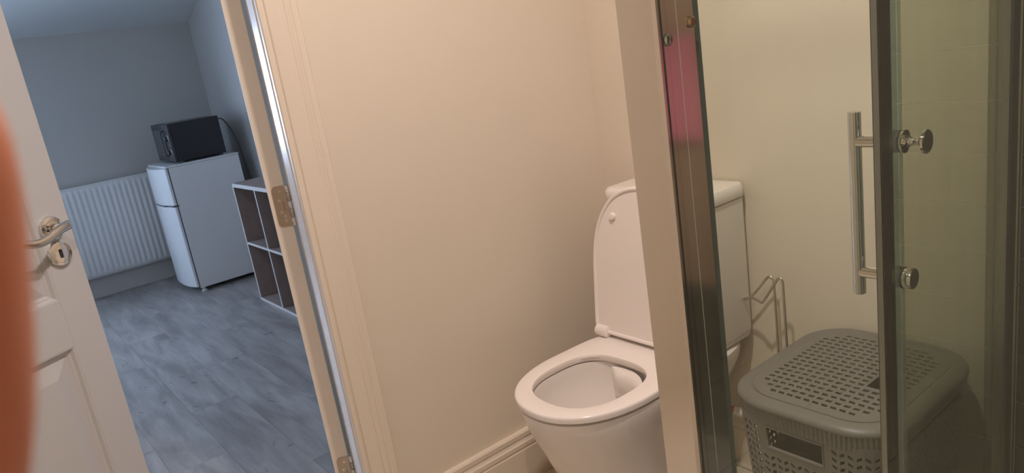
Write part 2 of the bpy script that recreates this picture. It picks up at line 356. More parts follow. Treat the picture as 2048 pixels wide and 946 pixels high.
for zc in (.25, 1.0, 1.8):
    obj('hinge', MB().lathe([(.006, 0), (.006, .1)], dpt(-LW2-.004, zc-.05, -.036), (0, 0, 1), 12), M_STEEL, d2)

# ------------------------------------------------------------------ toilet
UC = XB; TY = 1.25
def T(u, v, z): return (UC-u, TY+v, z)     # u: distance out from the wall
NT = 64
def dring(uf, ub, hw, z, uc, nf=2.15, nb=5.0, hb=1.0):
    out = []
    for k in range(NT):
        a = 2*PI*k/NT; c, s_ = math.cos(a), math.sin(a)
        n_ = nf if c >= 0 else nb
        A = (uf-uc) if c >= 0 else (uc-ub)
        u = uc + A*math.copysign(abs(c)**(2/n_), c)
        v = hw*math.copysign(abs(s_)**(2/n_), s_)
        if c < 0: v *= 1 + (hb-1)*min(1, (uc-u)/(uc-ub))
        out.append(T(u, v, z))
    return out
tl = thing('toilet', 'white close-coupled toilet with its lid raised, against the cream walls', 'toilet', T(.33, 0, 0))
UFR = .672
pan = [(.565, .10, .132, 0.0), (.567, .095, .134, .03), (.575, .09, .136, .12), (.592, .075, .142, .20), (.620, .05, .154, .27), (.645, .025, .167, .33), (.662, .015, .176, .378), (.668, .012, .1785, .402), (.667, .013, .178, .4085), (.660, .02, .172, .4125)]
rings = [dring(uf, ub, hw, z, .43, hb=(1.0 if z > .36 else .92 if z > .3 else .80 if z > .24 else .70)) for uf, ub, hw, z in pan]
inn = [(.636, .333, .133, .4125), (.634, .333, .132, .408), (.634, .333, .131, .39), (.630, .335, .128, .36), (.612, .345, .112, .31), (.575, .37, .088, .25), (.535, .39, .062, .20), (.51, .41, .05, .17)]
rings += [dring(uf, ub, hw, z, .47, 2.1, 2.4) for uf, ub, hw, z in inn]
obj('bowl', MB().loft(rings), M_WHITE, tl, smooth=True)
obj('water', MB().loft([dring(.53, .395, .062, .213, .47, 2.1, 2.4), dring(.53, .395, .062, .2135, .47, 2.1, 2.4)]), M_WATER, tl)
# rimless flush deflector inside the back of the bowl
b = MB(); pr = []
for a in [(-1.5 + 1.9*k/16) for k in range(17)]:
    u = .47 - .130*math.cos(a)*1.0; v = .120*math.sin(a)
    pr.append((u, v, a))
rg = []
for g, z in ((0, .406), (.010, .404), (.021, .396), (.026, .384), (.027, .366), (.024, .345), (.014, .325), (-.004, .312)):
    rg.append([T(u+g*math.cos(a)*min(1, 6*(1-abs(j-8)/8)), v-g*.8*math.sin(a)*min(1, 6*(1-abs(j-8)/8)), z) for j, (u, v, a) in enumerate(pr)])
b.loft(rg, False, False, closed=False); obj('flush_deflector', b, M_WHITE, tl, smooth=True)
# seat
def seat_ring(grow, z): return dring(UFR+grow, .232-grow, .181+grow, z, .44, 2.2, 6.0, .97)
def hole_ring(grow, z): return dring(.618+grow, .348-grow, .126+grow, z, .475, 2.4, 2.8)
obj('seat', MB().loft([hole_ring(.004, .4165), seat_ring(-.006, .4165), seat_ring(-.0005, .420), seat_ring(0, .430), seat_ring(-.001, .4338), seat_ring(-.0035, .4358), seat_ring(-.007, .4365), hole_ring(.006, .4365), hole_ring(.002, .4352), hole_ring(0, .430), hole_ring(.004, .4165)], False, False), M_PLAST, tl, smooth=True)
obj('seat_shelf', MB().box(UC-.300, UC-.225, TY-.150, TY+.150, .4165, .4368), M_PLAST, tl, bevel=.004, seg=3)
# lid: a shallow dish, swung up and leaning back on the cistern
HU, HZ, LA = .268, .443, math.radians(97.5)
def lid_ring(grow, h):
    pts = dring(UFR+.024+grow, .272-grow, .186+grow, 0, .46, 2.35, 18.0, .99); out = []
    for (x_, y_, _) in pts:
        u = UC-x_; du = u-HU
        out.append((UC-(HU + du*math.cos(LA) - h*math.sin(LA)), y_, HZ + du*math.sin(LA) + h*math.cos(LA)))
    return out
lid = obj('lid', MB().loft([lid_ring(-.012, .0035), lid_ring(-.0085, -.0005), lid_ring(-.004, -.001), lid_ring(0, .003), lid_ring(0, .014), lid_ring(-.008, .019), lid_ring(-.06, .021)], True, True), M_PLAST, tl, smooth=True)
def lid_pt(u, v, h):
    du = u-HU; return Vector((UC-(HU + du*math.cos(LA) - h*math.sin(LA)), TY+v, HZ + du*math.sin(LA) + h*math.cos(LA)))
for u, v in ((.610, .106), (.610, -.106)):
    p = lid_pt(u, v, .004); q = (lid_pt(u, v, -1)-lid_pt(u, v, 0)).normalized()
    obj('bumper', MB().lathe([(.0105, 0), (.0105, .006), (.009, .0085), (.004, .0092), (0, .0092)], p, q, 20), M_PLAST, lid, smooth=True)
for v in (.154, -.154):
    obj('hinge', MB().lathe([(.013, 0), (.0175, .003), (.0175, .042), (.013, .045)], T(.262, v-.0225, .452), (0, 1, 0), 20), M_PLAST, tl, smooth=True)
# cistern
CD, CW = .165, .175
def rrect(x0, x1, y0, y1, r, z, n=6):
    out = []
    for cx_, cy_, a0 in ((x1-r, y1-r, 0), (x0+r, y1-r, PI/2), (x0+r, y0+r, PI), (x1-r, y0+r, 1.5*PI)):
        out += [(cx_+r*math.cos(a0+k*PI/2/n), cy_+r*math.sin(a0+k*PI/2/n), z) for k in range(n+1)]
    return out
c0, c1 = UC-CD, UC-.004; CY = TY+.010
obj('cistern', MB().loft([rrect(c0+.012, c1, CY-CW+.012, CY+CW-.012, .02, .414), rrect(c0+.002, c1, CY-CW+.003, CY+CW-.003, .026, .424), rrect(c0, c1, CY-CW, CY+CW, .026, .44), rrect(c0-.001, c1, CY-CW-.002, CY+CW+.002, .026, .804)]), M_WHITE, tl, smooth=True)
cl = obj('cistern_lid', MB().loft([rrect(c0-.004, c1, CY-CW-.005, CY+CW+.005, .028, .8075), rrect(c0-.006, c1, CY-CW-.007, CY+CW+.007, .03, .812), rrect(c0-.006, c1, CY-CW-.007, CY+CW+.007, .03, .833), rrect(c0, c1-.003, CY-CW-.001, CY+CW+.001, .026, .841), rrect(c0+.02, c1-.02, CY-CW+.02, CY+CW-.02, .02, .8425)]), M_WHITE, tl, smooth=True)
obj('flush_button', MB().lathe([(.024, 0), (.024, .004), (.022, .006), (0, .006)], (UC-CD/2, TY, .8422), (0, 0, 1)), M_CHROME, cl, smooth=True)

# supply pipe with a red valve handle behind the toilet
sp_ = thing('supply_pipe', 'white water pipe with a small red valve handle beside the toilet foot', 'pipe', (XB-.05, 1.145, .0))
va = Vector((.42, -.88, -.22)); v0 = Vector((1.5215, 1.1475, .187))
obj('pipe', MB().tube(bez([v0+va*.028, v0+va*.036, (XB-.020, 1.112, .176), (XB-.006, 1.112, .176)], 6), .009, 14), M_PIPE, sp_, smooth=True)
obj('valve', MB().lathe([(.010, .004), (.0125, .005), (.0125, .018), (.0145, .019), (.0145, .030), (.010, .032)], v0, va, 20), M_PIPE, sp_, smooth=True)
obj('valve_handle', MB().lathe([(.009, -.004), (.0115, -.003), (.0115, .005), (.010, .006)], v0, va, 16), M_RED, sp_, smooth=True)

# ------------------------------------------------------------------ toilet roll stand
st = thing('toilet_roll_stand', 'chrome wire toilet roll stand with a looped arm behind the basket', 'roll stand', (1.52, .985, 0))
A_, B_ = (1.538, 1.000), (1.502, .952)
obj('wire', MB().tube(bez([(A_[0], A_[1], .01), (A_[0], A_[1], .3), (A_[0], A_[1], .56), (A_[0], A_[1]+.002, .594), (A_[0], A_[1]+.012, .603), (A_[0], A_[1]+.024, .592), (A_[0], A_[1]+.045, .565), (A_[0]-.002, A_[1]+.070, .537), (A_[0]-.006, A_[1]+.084, .531), (A_[0]-.016, A_[1]+.078, .537), (1.515, 1.045, .545), (B_[0]+.004, B_[1]+.066, .542), (B_[0], B_[1]+.052, .557), (B_[0], B_[1]+.022, .603), (B_[0], B_[1]+.010, .618), (B_[0], B_[1]+.001, .610), (B_[0], B_[1], .57), (B_[0], B_[1], .3), (B_[0], B_[1], .01)], 6), .0032, 10), M_STEEL, st, smooth=True)
obj('base', MB().tube([(1.52+.03*math.cos(a), .985+.055*math.sin(a), .006) for a in [k*2*PI/28 for k in range(29)]], .004, 8, caps=False), M_STEEL, st, smooth=True)

# ------------------------------------------------------------------ laundry basket
BX, BY, BH = 1.345, .708, .50
BA, BB_ = .214, .176                     # half sizes of the lid, x and y
bk = thing('laundry_basket', 'grey perforated plastic laundry basket with lid, beside the toilet', 'basket', (BX, BY, 0))
def rr_pt(s, a, b_, r, z):               # s in 0..1 round a rounded rectangle, centred on the basket
    sx, sy_ = 2*(a-r), 2*(b_-r); q = PI*r/2; P_ = 2*sx+2*sy_+4*q; d = (s % 1.0)*P_
    for L_, kind, data in ((sy_, 'l', ((a, -b_+r), (0, 1))), (q, 'c', ((a-r, b_-r), 0)), (sx, 'l', ((a-r, b_), (-1, 0))), (q, 'c', ((-a+r, b_-r), PI/2)), (sy_, 'l', ((-a, b_-r), (0, -1))), (q, 'c', ((-a+r, -b_+r), PI)), (sx, 'l', ((-a+r, -b_), (1, 0))), (q+1e-6, 'c', ((a-r, -b_+r), 1.5*PI))):
        if d <= L_:
            if kind == 'l': return (BX+data[0][0]+data[1][0]*d, BY+data[0][1]+data[1][1]*d, z)
            an = data[1]+d/r; return (BX+data[0][0]+r*math.cos(an), BY+data[0][1]+r*math.sin(an), z)
        d -= L_
def rr_ring(a, b_, r, z, n): return [rr_pt(k/n, a, b_, r, z) for k in range(n)]
def cell(b, q, hole, shear=0.0):         # q: 4 Vectors, hole: fractions (u0,u1,v0,v1)
    def bl(u, v): return q[0]*(1-u)*(1-v)+q[1]*u*(1-v)+q[2]*u*v+q[3]*(1-u)*v
    o = [b.bm.verts.new(p) for p in q]
    if hole is None: b.face(o); return
    u0, u1, v0, v1 = hole
    i = [b.bm.verts.new(bl(u, v)) for u, v in ((u0, v0-shear), (u1, v0+shear), (u1, v1+shear), (u0, v1-shear))]
    for k in range(4): b.face([o[k], o[(k+1) % 4], i[(k+1) % 4], i[k]])
def fin(b, th, name, parent):
    bmesh.ops.remove_doubles(b.bm, verts=b.bm.verts[:], dist=1e-5)
    o = obj(name, b, M_BASK, parent)
    s = o.modifiers.new('thick', 'SOLIDIFY'); s.thickness = th; s.offset = 0
    return o
# lid panel: rows of slots
ia, ib, ir = BA-.030, BB_-.030, .075
cxn, cyn = 20, 16; hxs, hys = 2*ia/cxn, 2*ib/cyn
def inside(x, y, m=0.0):
    dx, dy = max(abs(x)-(ia-m-ir), 0), max(abs(y)-(ib-m-ir), 0); return math.hypot(dx, dy) <= ir+1e-9
def clampr(x, y):
    if inside(x, y): return x, y
    cx_, cy_ = math.copysign(min(abs(x), ia-ir), x), math.copysign(min(abs(y), ib-ir), y)
    d = math.hypot(x-cx_, y-cy_); return cx_+(x-cx_)*ir/d, cy_+(y-cy_)*ir/d
def dome(x, y): return BH + .004*(1-(x/ia)**2)*(1-(y/ib)**2)
SLX, SLY = (-.048, .052), (-.088, -.050)    # grip slot in the lid
b = MB()
for i in range(cxn):
    for j in range(cyn):
        x0, y0 = -ia+i*hxs, -ib+j*hys
        cs = [(x0, y0), (x0+hxs, y0), (x0+hxs, y0+hys), (x0, y0+hys)]
        mx_, my_ = x0+hxs/2, y0+hys/2
        if SLX[0]-.01 < mx_ < SLX[1]+.01 and SLY[0] < my_ < SLY[1]: continue
        pts = [clampr(*c) for c in cs]
        q = [Vector((BX+px, BY+py, dome(px, py))) for px, py in pts]
        ok = all(inside(cx_, cy_, .006) for cx_, cy_ in cs)
        sh = .07 if i % 2 else -.07
        cell(b, q, (.29, .71, .17, .82) if ok else None, sh)
lidp = fin(b, .0035, 'lid', bk)
b = MB(); rings = []
NR = 300
for g, z, rib in ((-.001, .4995, 0), (.003, .5022, 0), (.010, .503, 0), (.020, .5012, 0), (.0275, .4975, 0), (.0312, .4925, 0), (.0318, .4885, 0), (.0305, .486, 0), (.027, .4862, 0), (.018, .494, 0), (-.001, .4965, 0)):
    rings.append([Vector(rr_pt(k/NR, ia+g, ib+g, ir+g*.9, z)) + (Vector(rr_pt(k/NR, ia+g+.01, ib+g+.01, ir+g*.9+.01, z))-Vector(rr_pt(k/NR, ia+g, ib+g, ir+g*.9, z))).normalized()*(rib if k % 2 else -rib) for k in range(NR)])
b.loft(rings, False, False); rim = obj('lid_rim', b, M_BASK, lidp, smooth=True)
x0s, x1s = None, None
b = MB()
gx0 = -ia+hxs*math.floor((SLX[0]-.01+ia)/hxs+.5); gx1 = -ia+hxs*math.ceil((SLX[1]+.01+ia)/hxs-.5)
gy0 = -ib+hys*math.ceil((SLY[0]+ib)/hys-.5); gy1 = -ib+hys*math.floor((SLY[1]+ib)/hys+.5)
rg = []
for e, z in ((.004, .002), (.0, .005), (-.004, .004), (-.005, -.02), (-.001, -.02), (.004, .002)):
    rg.append([(BX+px, BY+py, BH+.003+z) for px, py in ((gx0-e, gy0-e), (gx1+e, gy0-e), (gx1+e, gy1+e), (gx0-e, gy1+e))])
b.loft(rg, False, False); obj('grip_slot', b, M_BASK, lidp)
# body: knit-like columns of holes
def bodyp(s, z):
    f = .83 + .17*(z/.46)
    return Vector(rr_pt(s, (BA-.010)*f, (BB_-.010)*f, .075*f, z))
NU, NV, Z0, Z1 = 88, 25, .03, .445
# handle openings in the middle of the two short (x) sides
def side_s(px, py, z):
    best = min(range(880), key=lambda k: (bodyp(k/880, z)-Vector((BX+px, BY+py, z))).length); return best/880
sh1, sh2 = side_s(-BA, 0.02, .42), side_s(BA, 0, .42)
b = MB(); skip = {}
for i in range(NU):
    for j in range(NV):
        s0, s1 = i/NU, (i+1)/NU; z0, z1 = Z0+(Z1-Z0)*j/NV, Z0+(Z1-Z0)*(j+1)/NV
        sm = (s0+s1)/2
        near = min(abs(sm-sh1), abs(sm-sh2))
        if near < 4/NU and j >= NV-3: continue
        q = [bodyp(s0, z0), bodyp(s1, z0), bodyp(s1, z1), bodyp(s0, z1)]
        sh = .16 if i % 2 else -.16
        solid = near < 5.0/NU and j >= NV-4
        cell(b, q, None if solid else (.20, .80, .28, .76), sh)
for i in range(NU):
    for z0, z1 in ((.0, Z0), (Z1, .462)):
        cell(b, [bodyp(i/NU, z0), bodyp((i+1)/NU, z0), bodyp((i+1)/NU, z1), bodyp(i/NU, z1)], None)
body = fin(b, .003, 'body', bk)
b = MB(); b.loft([[bodyp(k/80, .002) for k in range(80)], [bodyp(k/80, .006) for k in range(80)]]); obj('bottom', b, M_BASK, bk)
b = MB(); rings = []
for g, z, rib in ((.020, .4855, 0), (.0262, .4850, .0014), (.0268, .474, .0016), (.0262, .462, .0016), (.0245, .453, .0012), (.0205, .4525, 0), (.0205, .4855, 0)):
    rings.append([Vector(rr_pt(k/NR, ia+g, ib+g, ir+g*.9, z)) + (Vector(rr_pt(k/NR, ia+g+.01, ib+g+.01, ir+g*.9+.01, z))-Vector(rr_pt(k/NR, ia+g, ib+g, ir+g*.9, z))).normalized()*(rib if k % 2 else -rib) for k in range(NR)])
b.loft(rings, False, False); obj('collar', b, M_BASK, body)
for shh in (sh1, sh2):                    # raised lip round each handle opening
    zt, zb = Z1, Z0+(Z1-Z0)*(NV-3)/NV; sa, sb = round((shh-4/NU)*NU)/NU, round((shh+4/NU)*NU)/NU
    loop = [bodyp(sa+(sb-sa)*k/10, zb) for k in range(11)] + [bodyp(sb-(sb-sa)*k/10, zt) for k in range(11)]
    obj('handle_lip', MB().tube(loop+[loop[0]], .0035, 8, caps=False), M_BASK, body, smooth=True)
# dark laundry heap, added so the basket holes read dark
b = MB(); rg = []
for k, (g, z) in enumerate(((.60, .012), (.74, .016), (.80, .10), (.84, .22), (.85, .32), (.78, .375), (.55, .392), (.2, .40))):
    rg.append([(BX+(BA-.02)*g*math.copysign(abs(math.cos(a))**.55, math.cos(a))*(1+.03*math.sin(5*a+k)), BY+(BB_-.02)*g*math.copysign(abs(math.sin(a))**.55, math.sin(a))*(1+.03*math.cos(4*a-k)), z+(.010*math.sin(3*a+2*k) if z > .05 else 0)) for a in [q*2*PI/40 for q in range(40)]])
b.loft(rg); tag(obj('laundry_dark_fill', b, M_LAUNDRY, smooth=True), 'dark laundry heap added inside the grey basket to darken its holes', 'laundry')

# ------------------------------------------------------------------ shower
TRZ = .055
tr = thing('shower_tray', 'grey shower tray at the foot of the glass enclosure', 'shower tray', (1.06, 0, 0))
b = MB(); b.loft([rrect(.535, XB-.012, -.40, .525, .03, .001), rrect(.535, XB-.012, -.40, .525, .03, TRZ-.006), rrect(.539, XB-.014, -.397, .521, .03, TRZ), rrect(.585, XB-.05, -.35, .445, .04, TRZ), rrect(.60, XB-.065, -.335, .43, .04, TRZ-.03), rrect(.9, XB-.4, -.05, .1, .03, TRZ-.034)])
obj('basin', b, M_TRAY, tr, smooth=True)
obj('drain', MB().lathe([(.045, 0), (.045, .003), (.03, .004), (0, .004)], (1.06, .02, TRZ-.034), (0, 0, 1)), M_CHROME, tr, smooth=True)
# dark tiled walls of the shower
tw = struct('wall_tiled_right', MB().box(XB-.008, XB-.0005, -.42, .532, 0, 2.2), M_GROUT, 'dark slate tiled wall inside the shower at the right edge', 'wall')
tl2 = struct('wall_tiled_front', MB().box(.50, XB-.0085, -.49, -.412, 0, 2.2), M_GROUT, 'dark tiled partition at the back of the shower, outside the picture', 'wall')
TH, TL_ = .1030, .303
trow = [.0995 + TH*k for k in range(-1, 21)]
for k, z in enumerate(trow):
    z0, z1 = max(z+.0015, .0), min(z+TH-.0015, 2.2)
    y = .474 + (TL_/2 if k % 2 else 0)*0
    while y > -.412:
        y0 = max(y-TL_+.003, -.411)
        if y-y0 > .02: obj('tile', MB().box(XB-.0135, XB-.006, y0, y, z0, z1), M_TILE, tw, bevel=.001, seg=1)
        y -= TL_
    x = XB-.014
    while x > .505:
        x0 = max(x-TL_+.003, .502)
        if x-x0 > .02: obj('tile', MB().box(x0, x, -.413, -.4065, z0, z1), M_TILE, tl2, bevel=.001, seg=1)
        x -= TL_
obj('edge_trim', MB().box(XB-.0145, XB-.0005, .4745, .5330, 0, 2.2), mat('grey_edge_trim', (.30, .27, .19), .4), tw)

en = thing('shower_enclosure', 'aluminium framed glass shower enclosure with polished corner post', 'shower enclosure', (.58, YG, TRZ))
PX0, PX1, PY0, PY1 = .5495, .609, .465, .512; ZT = 1.95
pf = [(PX0, PY1), (PX0, PY0+.003), (PX0+.003, PY0), (PX0+.0065, PY0), (PX0+.0065, PY0+.004), (PX0+.0095, PY0+.004), (PX0+.0095, PY0), (.5811, PY0), (.5815, PY0+.0004), (.5819, PY0), (PX1-.002, PY0), (PX1, PY0+.002), (PX1, PY1)]
post = obj('corner_post', MB().prism(pf, TRZ, ZT, 'z'), M_ALU, en)
obj('gasket', MB().box(PX0+.0062, PX0+.0098, PY0+.0015, PY0+.0045, TRZ, ZT), M_GASK, post)
obj('door_seal', MB().prism([(PX1, PY0+.008), (PX1+.012, PY0+.004), (PX1+.018, PY0+.012), (PX1+.018, PY0+.028), (PX1, PY0+.034)], TRZ, ZT, 'z'), M_GSEAL, post)
obj('seal_lip', MB().box(PX1+.0178, PX1+.0195, PY0+.010, PY0+.022, TRZ, ZT), M_SEAL, post)
obj('knob_reflection', MB().lathe([(.0055, 0), (.0055, .002), (.004, .0034), (0, .0036)], (.6020, PY0-.0003, 1.258), (0, -1, 0), 16), mat('brass_reflection', (.72, .45, .25), .25, 1.0), post, smooth=True)  # brass dot modelled for a knob mirrored in the post
for dz in (1.245, .35): obj('reflection_cap', MB().lathe([(.006, 0), (.006, .0015), (.0045, .003), (0, .0034)], (PX0+.0150, PY0-.0003, dz), (0, -1, 0), 16), M_CHROME, post, smooth=True)  # upper cap models a dark round reflection in the post
sp2 = obj('side_pane', MB().box(PX0+.0068, PX0+.0128-.0008, -.405, PY0+.0035, TRZ+.01, ZT-.01), M_GLASS, en)
fp = obj('fixed_pane', MB().box(1.105, 1.535, YG+.012, YG+.018, TRZ+.01, ZT-.02), M_GLASS2, en)
obj('pane_edge_seal', MB().box(1.093, 1.105, YG+.010, YG+.020, TRZ+.01, ZT-.02), M_SEAL, fp)
wp = obj('wall_profile', MB().prism([(1.512, YG+.026), (1.512, YG+.004), (1.516, YG), (1.547, YG), (1.548, YG-.003), (XB-.0137, YG-.003), (XB-.0137, YG+.026)], TRZ, ZT, 'z'), M_ALUD, en)
obj('screw', MB().lathe([(.004, 0), (.004, .001), (.0028, .0022), (0, .0024)], (1.5525, YG-.003, .666), (0, -1, 0), 14), M_CHROME, wp, smooth=True)
obj('top_rail', MB().box(PX0, XB-.014, YG-.014, YG+.033, ZT, ZT+.045), M_ALU, en, bevel=.004)
obj('side_top_rail', MB().box(PX0, PX0+.030, -.405, YG-.0145, ZT, ZT+.03), M_ALU, en, bevel=.004)
obj('bottom_rail', MB().box(PX1+.021, 1.511, YG+.009, YG+.030, TRZ, TRZ+.010), M_ALU, en, bevel=.002)

sd = thing('shower_door', 'sliding glass shower door slid open, with chrome bar handle', 'shower door', (1.22, YG, TRZ+.012))
GX0 = 1.012
obj('pane', MB().box(GX0+.010, 1.455, YG-.003, YG+.003, TRZ+.03, ZT-.012), M_GLASS2, sd)
ep = obj('edge_profile', MB().prism([(GX0-.004, YG-.005), (GX0+.0135, YG-.007), (GX0+.0145, YG-.004), (GX0+.0145, YG+.004), (GX0+.0135, YG+.007), (GX0-.004, YG+.007)], TRZ+.015, ZT-.008, 'z'), mat('dark_anodised', (.045, .037, .030), .35), sd)
obj('magnet_strip', MB().box(GX0-.0075, GX0-.004, YG-.004, YG+.004, TRZ+.015, ZT-.008), M_ALUD, ep)
obj('seal_strip', MB().box(GX0+.0146, GX0+.028, YG-.0050, YG-.0031, TRZ+.015, ZT-.008), M_ALUD, sd)
obj('clear_strip', MB().box(GX0+.0285, GX0+.045, YG-.0048, YG-.0031, TRZ+.015, ZT-.008), M_SEAL, sd)
obj('roller', MB().lathe([(.018, 0), (.018, .012)], (1.06, YG+.003, ZT-.03), (0, 1, 0)), M_CHROME, sd)
obj('roller', MB().lathe([(.018, 0), (.018, .012)], (1.40, YG+.003, ZT-.03), (0, 1, 0)), M_CHROME, sd)
HX, HY, HB0, HB1, HM0, HM1 = 1.070, .543, .801, 1.091, .838, 1.046
hb = obj('bar_handle', MB().lathe([(.0085, 0), (.0096, .001), (.0096, HB1-HB0-.001), (.0085, HB1-HB0)], (HX, HY, HB0), (0, 0, 1), 32), M_CHROME, sd, smooth=True)
for z in (HM0, HM1):
    obj('mount', MB().lathe([(.0092, 0), (.0092, HY-YG-.008), (.0125, HY-YG-.0075), (.0125, HY-YG-.0045)], (HX, HY, z), (0, -1, 0), 28), M_CHROME, hb, smooth=True)
    obj('washer', MB().lathe([(.0165, 0), (.0165, .0032)], (HX, YG+.0032, z), (0, 1, 0), 28), M_GASK, hb)
    obj('washer', MB().lathe([(.0165, 0), (.0165, .0032)], (HX, YG-.0032, z), (0, -1, 0), 28), M_GASK, hb)
obj('knob', MB().lathe([(.0165, 0), (.0168, .0015), (.0168, .0035), (.012, .0055), (.0075, .0085), (.0058, .013), (.0058, .020), (.008, .0245), (.0150, .028), (.0172, .0295), (.0172, .0325), (.0160, .0337), (0, .0337)], (HX, YG-.0064, HM1), (0, -1, 0), 36), M_CHROME, hb, smooth=True)
obj('end_cap', MB().lathe([(.0155, 0), (.0162, .001), (.0162, .0118), (.0152, .013), (0, .013)], (HX, YG-.0064, HM0), (0, -1, 0), 36), M_CHROME, hb, smooth=True)

# unseen cloth and towel, added for the pink and brown reflection in the post
ck = thing('reflection_cloth', 'unseen pink cloth added on the dark shower tiles for its reflection in the chrome post', 'reflection_cloth', (XB-.0135, -.335, 1.23))
b = MB(); rg = []
for z in [1.225-.03*k for k in range(10)]:
    wv = [( -.415 + .165*k/16, XB-.038-.005*math.sin(k*1.1+z*6)) for k in range(17)]
    rg.append([(x_, y_, z) for y_, x_ in wv] + [(x_+.004, y_, z) for y_, x_ in reversed(wv)])
b.loft(rg); obj('cloth', b, M_PINK, ck, smooth=True)
tw_ = thing('reflection_towel', 'unseen brown towel added on the shower tiles for its reflection in the chrome post', 'towel', (XB-.0135, -.335, 1.75))
b = MB(); rg = []
for z in [1.74-.08*k for k in range(16)]:
    wv = [(-.404 + .19*k/20, XB-.0165-.0028*(1+math.sin(k*.9+z*2))) for k in range(21)]
    rg.append([(x_-.003, y_, z) for y_, x_ in wv] + [(x_, y_, z) for y_, x_ in reversed(wv)])
b.loft(rg); obj('cloth', b, mat('brown_terry', (.36, .22, .15), .9, bump=(300, .5)), tw_, smooth=True)
obj('rail', MB().tube([(XB-.024, -.405, 1.745), (XB-.024, -.21, 1.745)], .005, 10), M_CHROME, tw_)
obj('hook', MB().tube(bez([(XB-.0137, -.322, 1.245), (XB-.035, -.322, 1.245), (XB-.045, -.322, 1.235), (XB-.044, -.322, 1.225)], 5), .004, 10), M_CHROME, ck, smooth=True)

# ------------------------------------------------------------------ far room: radiator
rd = thing('radiator', 'white panel radiator with vertical flutes under the far grey wall', 'radiator', (.62, FY-.06, .15))
RX0, RX1, RZ0, RZ1, RY = .12, 1.16, .152, .792, FY-.055
b = MB(); pr = []
px = RX0+.02; pitch = .0365
prof = [(RX0, RY), (RX0+.022, RY-.002)]
k = 0
while RX0+.03+pitch*(k+1) < RX1-.02:
    s = RX0+.03+pitch*k; prof += [(s, RY), (s+.007, RY-.009), (s+.021, RY-.009), (s+.028, RY)]; k += 1
prof += [(RX1-.02, RY-.002), (RX1, RY)]
top, bot = RZ1-.045, RZ0+.045
flat = [(x_, RY) for x_, _ in prof]
rings = [[(x_, y_, z) for x_, y_ in pf_] for pf_, z in ((flat, RZ0), (flat, bot-.012), (prof, bot), (prof, top), (flat, top+.012), (flat, RZ1))]
b.loft(rings, False, False, closed=False); o = obj('front_panel', b, M_RAD, rd, smooth=True)
s = o.modifiers.new('thick', 'SOLIDIFY'); s.thickness = .004; s.offset = -1
obj('back_panel', MB().box(RX0, RX1, FY-.040, FY-.032, RZ0, RZ1), M_RAD, rd)
b = MB(); b.box(RX0-.002, RX1+.002, RY+.001, FY-.030, RZ1-.004, RZ1+.006); obj('top_grille', b, M_RAD, rd, bevel=.002)
for x_ in (RX0-.002, RX1-.004): obj('side_cover', MB().box(x_, x_+.006, RY+.002, FY-.030, RZ0, RZ1-.005), M_RAD, rd, bevel=.002)
for x_ in (RX0+.2, RX1-.2): obj('bracket', MB().box(x_, x_+.03, FY-.031, FY-.001, RZ0+.1, RZ1-.1), M_RAD, rd)
obj('valve_pipe', MB().tube([(RX0+.03, FY-.045, .001), (RX0+.03, FY-.045, RZ0+.01)], .0085, 12), M_RAD, rd)

# fridge
RZT = .862; FRX0, FRXD, FRX1, FRY0, FRY1 = 1.035, 1.092, 1.555, 5.03, 5.515
fr = thing('fridge', 'small white two-door fridge freezer between radiator and cube shelf', 'fridge', (1.3, 5.27, 0))
obj('cabinet', MB().box(FRXD+.006, FRX1, FRY0, FRY1, .028, RZT-.012), M_FRIDGE, fr, bevel=.004)
obj('worktop', MB().box(FRXD-.012, FRX1+.002, FRY0-.002, FRY1+.002, RZT-.0115, RZT), M_FRIDGE, fr, bevel=.003)
obj('door_gasket', MB().box(FRXD, FRXD+.0055, FRY0+.004, FRY1-.004, .04, RZT-.016), M_GREY, fr)
def curved_door(z0, z1, nm):
    pts = []
    for k in range(17):
        y = FRY0+(FRY1-FRY0)*k/16; q = (k/8-1); pts.append((FRX0+.040*abs(q)**2.6, y))
    poly = pts + [(FRXD-.001, FRY1), (FRXD-.001, FRY0)]
    return obj(nm, MB().prism(poly, z0, z1, 'z'), M_FRIDGE, fr, bevel=.004, smooth=False)
cd1 = curved_door(.040, .596, 'door'); cd2 = curved_door(.606, RZT-.013, 'freezer_door')
obj('grip', MB().box(FRX0+.006, FRXD-.01, FRY0+.12, FRY1-.12, .598, .604), M_GREY, cd1)
obj('hinge', MB().box(FRX0+.030, FRXD+.012, FRY0-.003, FRY0+.05, .597, .605), M_GREY, cd1)
obj('badge', MB().box(FRX0+.0195, FRX0+.0225, FRY1-.105, FRY1-.085, .79, .80), M_GREY, cd2)
for x_, y_ in ((FRXD+.03, FRY0+.03), (FRXD+.03, FRY1-.03), (FRX1-.03, FRY0+.03), (FRX1-.03, FRY1-.03)):
    obj('foot', MB().lathe([(.018, 0), (.018, .01), (.011, .012), (.011, .028)], (x_, y_, 0), (0, 0, 1), 16), M_BLACKM if x_ > 1.3 else M_RAD, fr)
